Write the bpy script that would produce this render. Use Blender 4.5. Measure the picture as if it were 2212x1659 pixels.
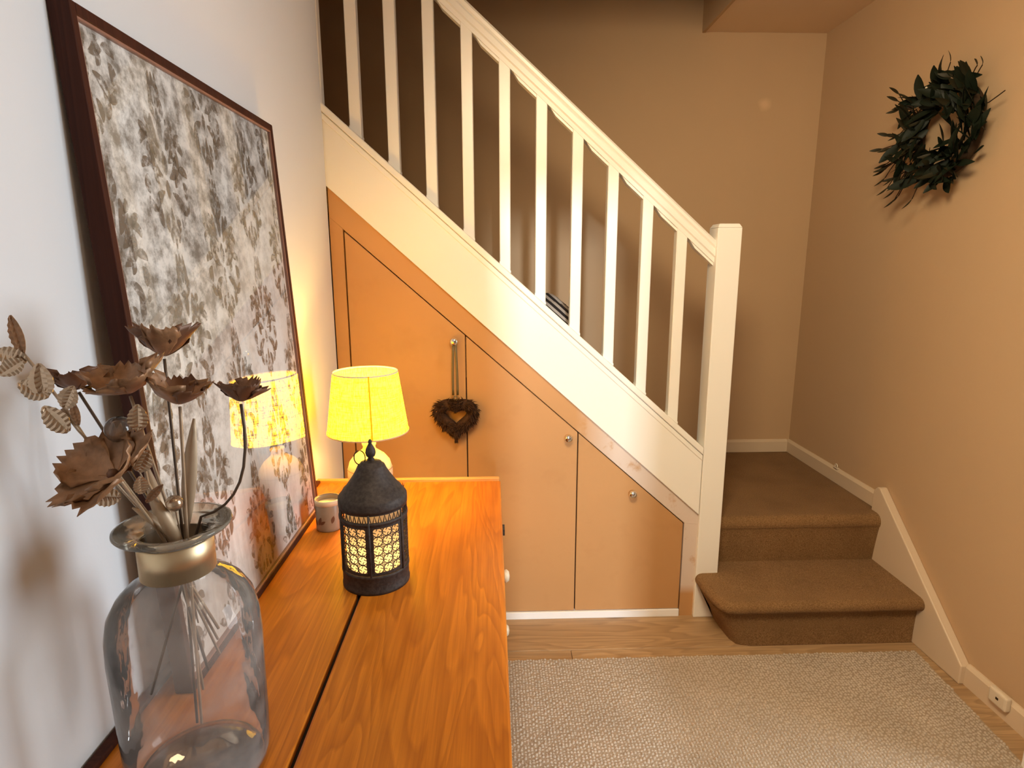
import bpy, math, random
import numpy as np
from mathutils import Vector, Matrix
random.seed(7)
PI = math.pi
for o in list(bpy.data.objects): bpy.data.objects.remove(o)
S = bpy.context.scene
COL = S.collection

# ------------------------------------------------------------------ camera
YAW, PITCH, ROLL, FPX = .033054, .200605, .001767, 1288.85
def cam_matrix():
    F = Vector((math.sin(YAW)*math.cos(PITCH), math.cos(YAW)*math.cos(PITCH), -math.sin(PITCH)))
    rt = Vector((math.cos(YAW), -math.sin(YAW), 0)); dn = F.cross(rt)
    r2 = rt*math.cos(ROLL)+dn*math.sin(ROLL); d2 = -rt*math.sin(ROLL)+dn*math.cos(ROLL)
    m = Matrix((r2, -d2, -F)).transposed().to_4x4()
    m.translation = Vector((.5805, -2.217, 1.45))
    return m
cd = bpy.data.cameras.new('camera'); cam = bpy.data.objects.new('camera', cd); COL.objects.link(cam)
cd.sensor_width = 36; cd.lens = 36*FPX/2212; cd.clip_start = .02
cam.matrix_world = cam_matrix(); S.camera = cam

# ------------------------------------------------------------------ world, daylight, exposure
S.view_settings.view_transform = 'Standard'; S.view_settings.look = 'None'
S.view_settings.gamma = 1; S.view_settings.exposure = 0.0; S.view_settings.use_curve_mapping = False
w = bpy.data.worlds.new('world'); S.world = w; w.use_nodes = True
w.node_tree.nodes['Background'].inputs[0].default_value = (.8, .88, 1, 1)
w.node_tree.nodes['Background'].inputs[1].default_value = .25
def area(name, loc, target, sx, sy, power, color):
    l = bpy.data.lights.new(name, 'AREA'); l.shape = 'RECTANGLE'; l.size = sx; l.size_y = sy
    l.energy = power; l.color = color
    o = bpy.data.objects.new(name, l); COL.objects.link(o); o.location = loc
    o.rotation_euler = (Vector(target)-Vector(loc)).to_track_quat('-Z', 'Y').to_euler()
    return o
area('daylight_rear', (.80, -9.0, 2.35), (.75, 0, 1.0), .26, .30, 455, (.84, .93, 1))
area('daylight_doorway', (3.3, -1.10, 1.5), (0, -1.5, 1.2), 1.1, 1.8, 92, (.84, .93, 1))
LAMP = (1, .58, .14)
FILL_COL = (1, .80, .52)

# ------------------------------------------------------------------ helpers
class MB:
    def __init__(s): s.v = []; s.f = []; s.sm = []
    def add(s, vs, fs, smooth=False):
        n = len(s.v); s.v += [tuple(v) for v in vs]; s.f += [tuple(i+n for i in f) for f in fs]
        s.sm += [smooth]*len(fs); return s
    def box(s, x0, x1, y0, y1, z0, z1, c=0):
        if c > 0:
            return s.prism([(x0+c, y0), (x1-c, y0), (x1, y0+c), (x1, y1-c), (x1-c, y1), (x0+c, y1), (x0, y1-c), (x0, y0+c)], 2, z0, z1)
        vs = [(x, y, z) for z in (z0, z1) for y in (y0, y1) for x in (x0, x1)]
        return s.add(vs, [(0,2,3,1), (4,5,7,6), (0,1,5,4), (2,6,7,3), (0,4,6,2), (1,3,7,5)])
    def prism(s, poly, ax, a, b):
        n = len(poly)
        def P(p, t):
            q = list(p); q.insert(ax, t); return q
        vs = [P(p, a) for p in poly]+[P(p, b) for p in poly]
        fs = [tuple(range(n-1, -1, -1)), tuple(range(n, 2*n))]+[(i, (i+1) % n, n+(i+1) % n, n+i) for i in range(n)]
        return s.add(vs, fs)
    def lathe(s, prof, c=(0,0,0), n=32, smooth=True, caps=True):
        vs = []; fs = []
        for r, z in prof:
            for i in range(n):
                a = 2*PI*i/n; vs.append((c[0]+r*math.cos(a), c[1]+r*math.sin(a), c[2]+z))
        for j in range(len(prof)-1):
            for i in range(n):
                k = (i+1) % n; fs.append((j*n+i, j*n+k, (j+1)*n+k, (j+1)*n+i))
        if caps:
            if prof[0][0] > 1e-6: fs.append(tuple(range(n-1, -1, -1)))
            if prof[-1][0] > 1e-6: fs.append(tuple((len(prof)-1)*n+i for i in range(n)))
        return s.add(vs, fs, smooth)
    def tube(s, pts, r, n=8, closed=False):
        pts = [Vector(p) for p in pts]; m = len(pts); rr = r if hasattr(r, '__len__') else [r]*m
        vs = []; fs = []; up = None
        for i, p in enumerate(pts):
            if closed: t = pts[(i+1) % m]-pts[i-1]
            else: t = pts[min(i+1, m-1)]-pts[max(i-1, 0)]
            t = t.normalized()
            if up is None:
                up = Vector((0, 0, 1)) if abs(t.z) < .9 else Vector((1, 0, 0))
            a = t.cross(up).normalized(); b = t.cross(a).normalized(); up = -b if False else up
            for k in range(n):
                an = 2*PI*k/n; vs.append(p+(a*math.cos(an)+b*math.sin(an))*rr[i])
        for i in range(m if closed else m-1):
            j = (i+1) % m
            for k in range(n):
                l = (k+1) % n; fs.append((i*n+k, i*n+l, j*n+l, j*n+k))
        if not closed: fs += [tuple(range(n-1, -1, -1)), tuple((m-1)*n+k for k in range(n))]
        return s.add(vs, fs, True)
    def ball(s, c, r, n=12, sz=None):
        r = (r, r, r) if not hasattr(r, '__len__') else r
        vs = []; fs = []; m = n//2
        for j in range(1, m):
            t = PI*j/m
            for i in range(n):
                a = 2*PI*i/n; vs.append((c[0]+r[0]*math.sin(t)*math.cos(a), c[1]+r[1]*math.sin(t)*math.sin(a), c[2]+r[2]*math.cos(t)))
        vs += [(c[0], c[1], c[2]+r[2]), (c[0], c[1], c[2]-r[2])]
        T = len(vs)-2
        for j in range(m-2):
            for i in range(n):
                k = (i+1) % n; fs.append((j*n+i, (j+1)*n+i, (j+1)*n+k, j*n+k))
        for i in range(n):
            k = (i+1) % n; fs.append((T, i, k)); fs.append((T+1, (m-2)*n+k, (m-2)*n+i))
        return s.add(vs, fs, True)
    def grid(s, P, closed_u=False, thick=0, smooth=True):
        """P: rows of points"""
        R = len(P); C = len(P[0]); vs = [p for row in P for p in row]; fs = []
        for j in range(R-1):
            for i in range(C if closed_u else C-1):
                k = (i+1) % C; fs.append((j*C+i, j*C+k, (j+1)*C+k, (j+1)*C+i))
        return s.add(vs, fs, smooth)
    def mesh(s, name):
        me = bpy.data.meshes.new(name); me.from_pydata(s.v, [], s.f)
        me.polygons.foreach_set('use_smooth', s.sm); me.update(); return me
    def build(s, name, mat, parent=None, bevel=0, seg=2, solid=0, sub=0, recalc=True):
        loc = WL(parent)
        if loc.length > 0: s.v = [(v[0]-loc[0], v[1]-loc[1], v[2]-loc[2]) for v in s.v]
        me = s.mesh(name)
        if recalc:
            import bmesh
            bm = bmesh.new(); bm.from_mesh(me); bmesh.ops.recalc_face_normals(bm, faces=bm.faces); bm.to_mesh(me); bm.free()
        o = link(name, me, mat, parent)
        if solid:
            m = o.modifiers.new('solid', 'SOLIDIFY'); m.thickness = solid; m.offset = 0
        if sub:
            m = o.modifiers.new('sub', 'SUBSURF'); m.levels = sub; m.render_levels = sub
        if bevel:
            m = o.modifiers.new('bevel', 'BEVEL'); m.width = bevel; m.segments = seg; m.limit_method = 'ANGLE'; m.angle_limit = math.radians(35)
        return o
def WL(o):
    v = Vector((0, 0, 0))
    while o is not None: v = v+Vector(o.location); o = o.parent
    return v
def link(name, me, mat, parent=None):
    o = bpy.data.objects.new(name, me); COL.objects.link(o); o.parent = parent
    if mat is not None and len(me.materials) == 0: me.materials.append(mat)
    return o
def empty(name, loc, label, cat, group=None):
    o = bpy.data.objects.new(name, None); COL.objects.link(o); o.location = loc; o.empty_display_size = .05
    return tag(o, label, cat, group)
def tag(o, label=None, cat=None, group=None, kind=None):
    if label: o['label'] = label
    if cat: o['category'] = cat
    if group: o['group'] = group
    if kind: o['kind'] = kind
    return o
def struct(o): o['kind'] = 'structure'; return o

# ------------------------------------------------------------------ materials
class NT:
    def __init__(s, name):
        s.m = bpy.data.materials.new(name); s.m.use_nodes = True; s.t = s.m.node_tree; s.t.nodes.clear()
        s.out = s.n('ShaderNodeOutputMaterial')
    def n(s, typ, **kw):
        o = s.t.nodes.new(typ)
        for k, v in kw.items(): setattr(o, k, v)
        return o
    def l(s, a, b): s.t.links.new(a, b)
    def coord(s, scale=(1,1,1), rot=(0,0,0), kind='Object'):
        c = s.n('ShaderNodeTexCoord'); m = s.n('ShaderNodeMapping'); m.inputs['Scale'].default_value = scale; m.inputs['Rotation'].default_value = rot
        s.l(c.outputs[kind], m.inputs[0]); return m.outputs[0]
    def noise(s, vec, scale, detail=4, rough=.55, dist=0):
        o = s.n('ShaderNodeTexNoise'); o.inputs['Scale'].default_value = scale; o.inputs['Detail'].default_value = detail
        o.inputs['Roughness'].default_value = rough; o.inputs['Distortion'].default_value = dist
        if vec is not None: s.l(vec, o.inputs['Vector'])
        return o.outputs['Fac']
    def ramp(s, fac, stops, interp='LINEAR'):
        o = s.n('ShaderNodeValToRGB'); o.color_ramp.interpolation = interp; e = o.color_ramp.elements
        while len(e) < len(stops): e.new(.5)
        for i, (p, c) in enumerate(stops):
            e[i].position = p; e[i].color = (c, c, c, 1) if not hasattr(c, '__len__') else (*c, 1)
        s.l(fac, o.inputs[0]); return o.outputs[0]
    def mix(s, fac, a, b, blend='MIX'):
        o = s.n('ShaderNodeMix', data_type='RGBA', blend_type=blend)
        for sock, v in ((o.inputs[0], fac), (o.inputs[6], a), (o.inputs[7], b)):
            if isinstance(v, (int, float)): sock.default_value = v
            elif hasattr(v, '__len__'): sock.default_value = (*v, 1)
            else: s.l(v, sock)
        return o.outputs[2]
    def math(s, op, a, b=None):
        o = s.n('ShaderNodeMath', operation=op)
        for i, v in enumerate((a, b)):
            if v is None: continue
            if isinstance(v, (int, float)): o.inputs[i].default_value = v
            else: s.l(v, o.inputs[i])
        return o.outputs[0]
    def bump(s, h, strength=.3, dist=.002):
        o = s.n('ShaderNodeBump'); o.inputs['Strength'].default_value = strength; o.inputs['Distance'].default_value = dist
        s.l(h, o.inputs['Height']); return o.outputs[0]
    def pbr(s, col, rough=.5, metal=0, normal=None, spec=.5, coat=0, coat_rough=.1, sheen=0):
        b = s.n('ShaderNodeBsdfPrincipled')
        for k, v in (('Base Color', col), ('Roughness', rough), ('Metallic', metal)):
            if isinstance(v, (int, float)): b.inputs[k].default_value = v
            elif hasattr(v, '__len__'): b.inputs[k].default_value = (*v, 1)
            else: s.l(v, b.inputs[k])
        b.inputs['Specular IOR Level'].default_value = spec
        b.inputs['Coat Weight'].default_value = coat; b.inputs['Coat Roughness'].default_value = coat_rough
        b.inputs['Sheen Weight'].default_value = sheen
        if normal is not None: s.l(normal, b.inputs['Normal'])
        s.b = b; s.l(b.outputs[0], s.out.inputs[0]); return s.m

def plaster(name, col, var=.06, patch=None):
    t = NT(name); v = t.coord()
    n1 = t.noise(v, 1.7, 5); n2 = t.noise(v, 160, 2)
    c = t.mix(n1, [k*(1-var) for k in col], [k*(1+var) for k in col])
    if patch:
        d = t.n('ShaderNodeVectorMath', operation='DISTANCE'); tc = t.n('ShaderNodeTexCoord'); t.l(tc.outputs['Object'], d.inputs[0]); d.inputs[1].default_value = patch
        wob = t.math('ADD', d.outputs['Value'], t.math('MULTIPLY', t.noise(v, 22, 3), .03))
        f = t.ramp(wob, [(.025, 1.), (.05, 0.)])
        c = t.mix(f, c, [k*1.28 for k in col])
    return t.pbr(c, .8, normal=t.bump(n2, .12, .001), spec=.3)
def paint(name, col, rough=.35, var=.03):
    t = NT(name); v = t.coord(); n1 = t.noise(v, 6, 4); n2 = t.noise(v, 40, 3)
    c = t.mix(n1, [k*(1-var) for k in col], col)
    return t.pbr(c, rough, normal=t.bump(n2, .08, .001), spec=.4)
def wood(name, dark, mid, light, axis=1, scale=1., rough=.35, knots=True, coat=.0, rnd=False, spec=.5):
    t = NT(name)
    tc = t.n('ShaderNodeTexCoord'); src = tc.outputs['Object']
    if rnd:
        oi = t.n('ShaderNodeObjectInfo'); va = t.n('ShaderNodeVectorMath', operation='ADD')
        mu = t.math('MULTIPLY', oi.outputs['Random'], 37.)
        cb = t.n('ShaderNodeCombineXYZ'); t.l(mu, cb.inputs[0]); t.l(mu, cb.inputs[1]); t.l(src, va.inputs[0]); t.l(cb.outputs[0], va.inputs[1]); src = va.outputs[0]
    def mp(sc):
        m = t.n('ShaderNodeMapping'); q = [sc[0]]*3; q[axis] = sc[1]; m.inputs['Scale'].default_value = q; t.l(src, m.inputs[0]); return m.outputs[0]
    a = mp((5*scale, .55*scale)); warp = t.noise(a, 1.3, 3, .5, .6)
    rings = t.math('FRACT', t.math('MULTIPLY', warp, 17.))
    rings = t.ramp(rings, [(0., 0.), (.55, .55), (.86, 1.), (1., .05)])
    fine = t.noise(mp((170*scale, 4*scale)), 1., 3, .6)
    big = t.noise(mp((3*scale, 1.1*scale)), 1.6, 3)
    c = t.mix(t.ramp(big, [(.3, 0.), (.7, 1.)]), mid, light)
    c = t.mix(t.math('MULTIPLY', rings, .42), c, dark)
    c = t.mix(t.math('MULTIPLY', t.ramp(fine, [(.35, 1.), (.6, 0.)]), .35), c, dark)
    if knots:
        vo = t.n('ShaderNodeTexVoronoi'); vo.inputs['Scale'].default_value = 1.; t.l(mp((6.*scale, 2.6*scale)), vo.inputs['Vector'])
        k = t.ramp(vo.outputs['Distance'], [(.03, 1.), (.13, 0.)])
        c = t.mix(t.math('MULTIPLY', k, .75), c, [d*.5 for d in dark])
    h = t.math('ADD', t.math('MULTIPLY', rings, .5), t.math('MULTIPLY', fine, .5))
    ro = t.ramp(t.noise(mp((9, 3)), 1., 4), [(.3, rough*.8), (.7, rough*1.25)])
    return t.pbr(c, ro, normal=t.bump(h, .12, .001), spec=spec, coat=coat, coat_rough=.25)

WALLCOL = (.53, .365, .215)
M = {}
M['wall_left'] = plaster('wall_left_paint', (.72, .735, .75), .03)
M['wall'] = plaster('wall_beige_paint', WALLCOL, .05, patch=(1.951, .94, 2.224))
M['ceiling'] = plaster('ceiling_paint', (.80, .61, .41), .04)
M['white'] = paint('white_gloss_paint', (.88, .85, .78), .30)
M['skirt'] = paint('skirting_paint', (.66, .53, .38), .4)
M['plinth'] = paint('plinth_white', (.90, .90, .90), .4)
M['pine'] = wood('waxed_pine', (.27, .062, .005), (.60, .175, .012), (.72, .25, .022), 1, 1., .36, True, 0, spec=.3)
M['pine_end'] = wood('pine_lip', (.45, .18, .04), (.66, .33, .10), (.74, .42, .15), 0, 1., .4, False)
M['pine_dark'] = wood('pine_carcass', (.20, .065, .015), (.40, .15, .035), (.48, .20, .05), 2, 1., .4, False)
M['oak'] = wood('oak_floor', (.18, .10, .045), (.44, .28, .14), (.54, .36, .19), 0, .9, .45, True, 0, True)
M['mahogany'] = wood('mahogany_frame', (.025, .007, .004), (.055, .015, .008), (.07, .021, .011), 2, 1., .6, False, spec=.15)
M['frame_edge'] = paint('frame_inner_edge', (.32, .16, .11), .4)
def mdf():
    t = NT('bare_fibreboard'); v = t.coord()
    n1 = t.noise(v, 2.2, 5); n2 = t.noise(v, 220, 2); n3 = t.noise(v, 9, 4)
    c = t.mix(n1, (.47, .245, .095), (.56, .31, .13)); c = t.mix(t.math('MULTIPLY', t.ramp(n3, [(.55, 0.), (.8, 1.)]), .4), c, (.40, .20, .075))
    return t.pbr(c, .55, normal=t.bump(n2, .06, .001), spec=.35)
M['mdf'] = mdf()
def mdf_primed():
    t = NT('fibreboard_with_primer'); v = t.coord(); n1 = t.noise(v, 2.2, 5); n3 = t.noise(v, 14, 5, .65)
    c = t.mix(n1, (.47, .245, .095), (.56, .31, .13))
    tc = t.n('ShaderNodeTexCoord'); sp = t.n('ShaderNodeSeparateXYZ'); t.l(tc.outputs['Object'], sp.inputs[0])
    mask = t.math('MULTIPLY', t.ramp(sp.outputs[0], [(.20, 0.), (.36, 1.)]), t.ramp(sp.outputs[2], [(.10, 0.), (.14, 1.)]))
    f = t.math('MULTIPLY', t.ramp(n3, [(.26, 0.), (.46, .9)]), mask)
    c = t.mix(f, c, (.70, .60, .53))
    return t.pbr(c, .5, spec=.35)
M['mdf_primed'] = mdf_primed()
def carpet(name, a, b):
    t = NT(name); v = t.coord(); n1 = t.noise(v, 300, 2, .75); n2 = t.noise(v, 5, 4); n3 = t.noise(v, 700, 1)
    c = t.mix(t.ramp(n1, [(.36, 0.), (.64, 1.)]), a, b); c = t.mix(t.math('MULTIPLY', t.ramp(n2, [(.35, 0.), (.7, 1.)]), .35), c, [k*.72 for k in a])
    return t.pbr(c, .95, normal=t.bump(t.math('ADD', n1, n3), .7, .004), spec=.1, sheen=.04)
M['carpet'] = carpet('stair_carpet', (.18, .095, .036), (.38, .22, .095))
M['rug'] = carpet('rug_wool', (.52, .43, .335), (.71, .61, .50))
M['rug_base'] = carpet('rug_backing', (.40, .31, .22), (.52, .42, .31))
def simple(name, col, rough=.5, metal=0, spec=.5, nscale=30, var=.15, bump=.1, coat=0):
    t = NT(name); v = t.coord(); n = t.noise(v, nscale, 4)
    c = t.mix(n, [k*(1-var) for k in col], [min(1, k*(1+var)) for k in col])
    return t.pbr(c, rough, metal, t.bump(n, bump, .001), spec, coat)
M['dark'] = simple('dark_gap', (.02, .012, .008), .9)
M['chrome'] = simple('polished_chrome', (.86, .84, .80), .08, 1, .5, 4, .03, 0)
M['iron'] = simple('aged_iron', (.048, .038, .034), .6, .3, .4, 130, 1.0, .8)
M['brass'] = simple('brushed_brass', (.66, .52, .32), .45, 1, .5, 8, .12, .05)
M['cream'] = simple('cream_ceramic', (.72, .62, .46), .3, 0, .5, 6, .08, .02)
M['wax'] = simple('candle_wax', (.80, .70, .48), .5, 0, .4, 8, .05, .05)
M['petal'] = simple('bronzed_petal', (.29, .15, .07), .48, .25, .5, 70, .75, .6)
M['petal_dark'] = simple('dark_bronzed_petal', (.15, .068, .033), .50, .25, .5, 45, .5, .5)
M['stem'] = simple('bronze_stem', (.40, .29, .19), .45, .35, .5, 40, .3, .2)
M['stem_dark'] = simple('dark_bronze_stem', (.10, .065, .04), .45, .4, .5, 40, .3, .2)
M['leafmetal'] = simple('pressed_metal_leaf', (.50, .37, .25), .24, .8, .5, 50, .4, .3)
M['blade'] = simple('dull_gold_blade', (.50, .37, .24), .5, .3, .5, 20, .2, .2)
M['green'] = simple('dark_green_leaf', (.008, .013, .006), .55, 0, .25, 12, .5, .2)
M['green2'] = simple('olive_leaf', (.024, .020, .008), .55, 0, .25, 12, .5, .2)
M['twig'] = simple('twig', (.035, .020, .010), .8, 0, .2, 40, .3, .4)
M['sprig'] = simple('dried_sprig', (.052, .024, .013), .8, 0, .2, 60, .6, .5)
M['ribbon'] = simple('olive_ribbon', (.13, .10, .05), .4, 0, .5, 60, .2, .1)
M['plastic'] = paint('cream_plastic', (.70, .60, .46), .35)
def thin_glass(name, tint, ior, haze=0, hazecol=(.6, .55, .5), bumpy=0, rough=.0):
    t = NT(name); fr = t.n('ShaderNodeFresnel'); fr.inputs[0].default_value = ior
    gl = t.n('ShaderNodeBsdfGlossy'); gl.inputs['Roughness'].default_value = rough; tr = t.n('ShaderNodeBsdfTransparent'); tr.inputs[0].default_value = (*tint, 1)
    if bumpy:
        b = t.bump(t.noise(t.coord((1, 1, .6)), 26, 2), bumpy, .01); t.l(b, gl.inputs['Normal']); t.l(b, fr.inputs['Normal'])
    mx = t.n('ShaderNodeMixShader'); t.l(fr.outputs[0], mx.inputs[0])
    last = tr.outputs[0]
    if haze:
        df = t.n('ShaderNodeBsdfDiffuse'); df.inputs[0].default_value = (*hazecol, 1); m2 = t.n('ShaderNodeMixShader')
        hf = t.ramp(t.noise(t.coord(), 14, 4), [(.35, haze*.5), (.7, haze*1.6)]); t.l(hf, m2.inputs[0])
        t.l(tr.outputs[0], m2.inputs[1]); t.l(df.outputs[0], m2.inputs[2]); last = m2.outputs[0]
    t.l(last, mx.inputs[1]); t.l(gl.outputs[0], mx.inputs[2]); t.l(mx.outputs[0], t.out.inputs[0]); return t.m
M['pane'] = thin_glass('picture_glass', (.98, .97, .96), 1.6)
M['vase'] = thin_glass('smoky_bottle_glass', (.955, .94, .925), 1.26, .17, (.86, .80, .74), .22)
M['rimglass'] = thin_glass('rim_glass', (.90, .86, .78), 1.35, .24, (.78, .70, .56), .1)
M['bauble'] = thin_glass('bauble_glass', (.85, .78, .68), 1.5, .08)
M['window'] = thin_glass('window_glass', (.98, .99, 1.), 1.45)
def shade():
    t = NT('lit_linen_shade')
    n1 = t.noise(t.coord((26, 26, 300)), 1., 3, .75); n2 = t.noise(t.coord((260, 260, 22)), 1., 2, .75); f = t.math('MULTIPLY', n1, n2)
    c = t.ramp(f, [(.165, (.10, .040, .001)), (.225, (.75, .36, .005)), (.34, (1., .60, .012))])
    em = t.n('ShaderNodeEmission'); t.l(c, em.inputs[0]); em.inputs[1].default_value = SHADE_L
    df = t.n('ShaderNodeBsdfDiffuse'); df.inputs[0].default_value = (.6, .40, .06, 1); ad = t.n('ShaderNodeAddShader')
    t.l(em.outputs[0], ad.inputs[0]); t.l(df.outputs[0], ad.inputs[1]); t.l(ad.outputs[0], t.out.inputs[0]); return t.m
SHADE_L = 12.
M['shade'] = shade()
def emit(name, col, st):
    t = NT(name); e = t.n('ShaderNodeEmission'); e.inputs[0].default_value = (*col, 1); e.inputs[1].default_value = st; t.l(e.outputs[0], t.out.inputs[0]); return t.m
M['seam'] = emit('lit_linen_seam', (1, .50, .012), 1.05)
M['bulb'] = emit('lamp_bulb', LAMP, 400)
M['hall_bulb'] = emit('hall_diffuser', (1, .84, .62), 12)
M['lantern_glow'] = emit('added_glow', (1, .62, .25), 260)  # added glow inside the lantern, not a seen candle
def frost():
    t = NT('glow_liner'); tr = t.n('ShaderNodeBsdfTranslucent'); tr.inputs[0].default_value = (.95, .80, .58, 1)
    df = t.n('ShaderNodeBsdfDiffuse'); df.inputs[0].default_value = (.9, .78, .58, 1); mx = t.n('ShaderNodeMixShader'); mx.inputs[0].default_value = .3
    t.l(tr.outputs[0], mx.inputs[1]); t.l(df.outputs[0], mx.inputs[2]); t.l(mx.outputs[0], t.out.inputs[0]); return t.m
M['frost'] = frost()
def paper():
    t = NT('distressed_paper'); v = t.coord(); vs = t.coord((1, 1, .22))
    n1 = t.noise(vs, 7, 6, .65, .5); n2 = t.noise(v, 28, 6, .7); n3 = t.noise(v, 2.2, 3)
    c = t.mix(t.ramp(n1, [(.35, 0.), (.65, 1.)]), (.87, .77, .67), (.97, .92, .86))
    tc = t.n('ShaderNodeTexCoord'); sp = t.n('ShaderNodeSeparateXYZ'); t.l(tc.outputs['Object'], sp.inputs[0])
    corner = t.math('ADD', sp.outputs[2], t.math('MULTIPLY', sp.outputs[1], -1.1))     # darker worn corner of the print
    wear = t.math('MULTIPLY', t.ramp(t.math('ADD', corner, t.math('MULTIPLY', n1, .5)), [(.55, 0.), (1., 1.)]), t.ramp(n2, [(.40, 0.), (.62, 1.)]))
    low = t.math('MULTIPLY', t.ramp(sp.outputs[2], [(.05, 1.), (.42, 0.)]), t.ramp(t.noise(vs, 16, 5, .7), [(.42, 0.), (.62, 1.)]))
    c = t.mix(t.math('MULTIPLY', t.ramp(n2, [(.5, 0.), (.72, 1.)]), .32), c, (.42, .33, .25))
    c = t.mix(t.math('MULTIPLY', wear, .8), c, (.17, .125, .085))
    c = t.mix(t.math('MULTIPLY', low, .5), c, (.42, .32, .25))
    return t.pbr(c, .7, spec=.2)
M['paper'] = paper()
def print_ink():
    t = NT('damask_ink'); v = t.coord(); n = t.noise(v, 60, 5, .7); n2 = t.noise(v, 9, 3)
    tr = t.n('ShaderNodeBsdfTransparent'); df = t.n('ShaderNodeBsdfDiffuse'); t.l(t.mix(n2, (.19, .13, .085), (.36, .27, .19)), df.inputs[0])
    f = t.math('MULTIPLY', t.ramp(n, [(.38, .04), (.54, .86)]), t.ramp(n2, [(.25, .45), (.60, 1.)]))
    mx = t.n('ShaderNodeMixShader'); t.l(f, mx.inputs[0]); t.l(tr.outputs[0], mx.inputs[1]); t.l(df.outputs[0], mx.inputs[2]); t.l(mx.outputs[0], t.out.inputs[0]); return t.m
M['ink'] = print_ink()
def jar():
    t = NT('printed_jar'); v = t.coord(); n = t.noise(v, 30, 2, .4)
    c = t.mix(t.noise(v, 60, 3), (.27, .205, .14), (.35, .27, .19))
    return t.pbr(c, .3)
M['jar'] = jar()
def stripes():
    t = NT('striped_cloth'); wv = t.n('ShaderNodeTexWave'); wv.inputs['Scale'].default_value = 15; wv.inputs['Distortion'].default_value = .6; wv.inputs['Detail'].default_value = 1
    t.l(t.coord((1, .2, 1), (0, .85, 0)), wv.inputs[0]); c = t.ramp(wv.outputs['Fac'], [(.45, (.018, .015, .016)), (.6, (.36, .33, .31))]); return t.pbr(c, .8, spec=.2)
M['stripes'] = stripes()

# ------------------------------------------------------------------ room shell
XR, YB, ZC = 2.235, .94, 2.55
fl = struct(MB().box(-.12, 5.0, -5.2, YB+.05, -.12, -.021).build('floor', M['oak']))
# oak boards running left to right
y = -.0; k = 0
W_ = .215
yy = .02
row = 0
while yy > -3.4:
    x = -.0 if row % 2 == 0 else -.75
    while x < XR:
        x1 = min(x+1.62, XR); x0 = max(x, .0)
        if x1-x0 > .03:
            MB().box(x0+.0008, x1-.0008, yy-W_+.0008, yy-.0008, -.021, 0).build('plank', M['oak'], fl, bevel=.0015, seg=1)
        x += 1.62
    yy -= W_; row += 1
struct(MB().box(-.12, 0, -3.4, 0, -.05, ZC).build('wall_left', M['wall_left']))
struct(MB().box(-.12, -.006, -.012, .012, .3, ZC).build('trim_1', M['white'], bevel=.003))
struct(MB().box(-2.4, XR+.1, YB, YB+.1, -.1, 4.6).build('wall_back', M['wall']))
# right wall with a doorway beyond the frame
DY0, DY1, DZ = -.86, -1.72, 2.03
r = MB(); r.box(XR, XR+.1, DY0, YB, -.1, ZC); r.box(XR, XR+.1, -3.4, DY1, -.1, ZC); r.box(XR, XR+.1, DY1, DY0, DZ, ZC)
struct(r.build('wall_right', M['wall']))
d = struct(MB().box(2.113, XR, DY0, -.78, 0, DZ+.08).build('door_1', M['white'], bevel=.004))
MB().box(2.18, XR, DY1-.08, DY1, 0, DZ+.08).build('jamb', M['white'], d, bevel=.004)
MB().box(2.18, XR, DY1, DY0, DZ, DZ+.08).build('head', M['white'], d, bevel=.004)
# rear wall with a wide opening, and the window of the room behind
r = MB(); r.box(-.1, .67, -3.4, -3.3, -.1, ZC); r.box(1.05, XR+.1, -3.4, -3.3, -.1, ZC); r.box(.67, 1.05, -3.4, -3.3, 1.97, ZC); r.box(.67, 1.05, -3.4, -3.3, -.1, .5)
struct(r.build('wall_rear', M['wall_left']))
wn = struct(MB().add([(.67, -3.35, .5), (1.05, -3.35, .5), (1.05, -3.35, 1.97), (.67, -3.35, 1.97)], [(0, 1, 2, 3)]).build('window_1', M['window']))
for a in ((.67, .69, .5, 1.97), (1.03, 1.05, .5, 1.97), (.69, 1.03, .5, .53), (.69, 1.03, 1.94, 1.97)):
    MB().box(a[0], a[1], -3.375, -3.325, a[2], a[3]).build('window_frame', M['white'], wn)
# ceiling with the stairwell opening, its trimmer face along X = 1.62
c = MB(); c.box(-.12, XR+.1, -3.4, 0, ZC, ZC+.22); c.box(1.63, XR+.1, 0, YB, ZC, ZC+.22)
struct(c.build('ceiling', M['ceiling']))
struct(MB().box(1.615, 1.63, 0, YB, ZC-.004, 4.6).build('trim_2', M['wall']))
struct(MB().box(-2.4, 1.63, -.1, 0, ZC+.22, 4.6).build('wall_landing', M['wall']))
struct(MB().box(-2.5, -2.4, -.1, YB, 0, 4.6).build('wall_stairhead', M['wall']))
struct(MB().box(-2.4, -.12, -.1, -.02, 0, ZC+.22).build('wall_stairside', M['wall']))
struct(MB().box(-2.5, 1.7, -.1, YB, 4.6, 4.7).build('ceiling_landing', M['ceiling']))
# skirtings
struct(MB().prism([(XR-.016, 0), (XR, 0), (XR, .078), (XR-.006, .078), (XR-.016, .066)], 1, -.78, -.43).build('baseboard_right', M['skirt']))
struct(MB().prism([(XR-.016, .412), (XR, .412), (XR, .482), (XR-.006, .482), (XR-.016, .47)], 1, .11, YB).build('baseboard_landing', M['skirt']))
struct(MB().prism([(YB, .412), (YB-.016, .412), (YB-.016, .47), (YB-.006, .482), (YB, .482)], 0, 1.2, XR-.016).build('baseboard_back', M['skirt']))
struct(MB().box(0, .016, -3.4, -1.78, 0, .1).build('baseboard_left', M['white']))

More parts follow.
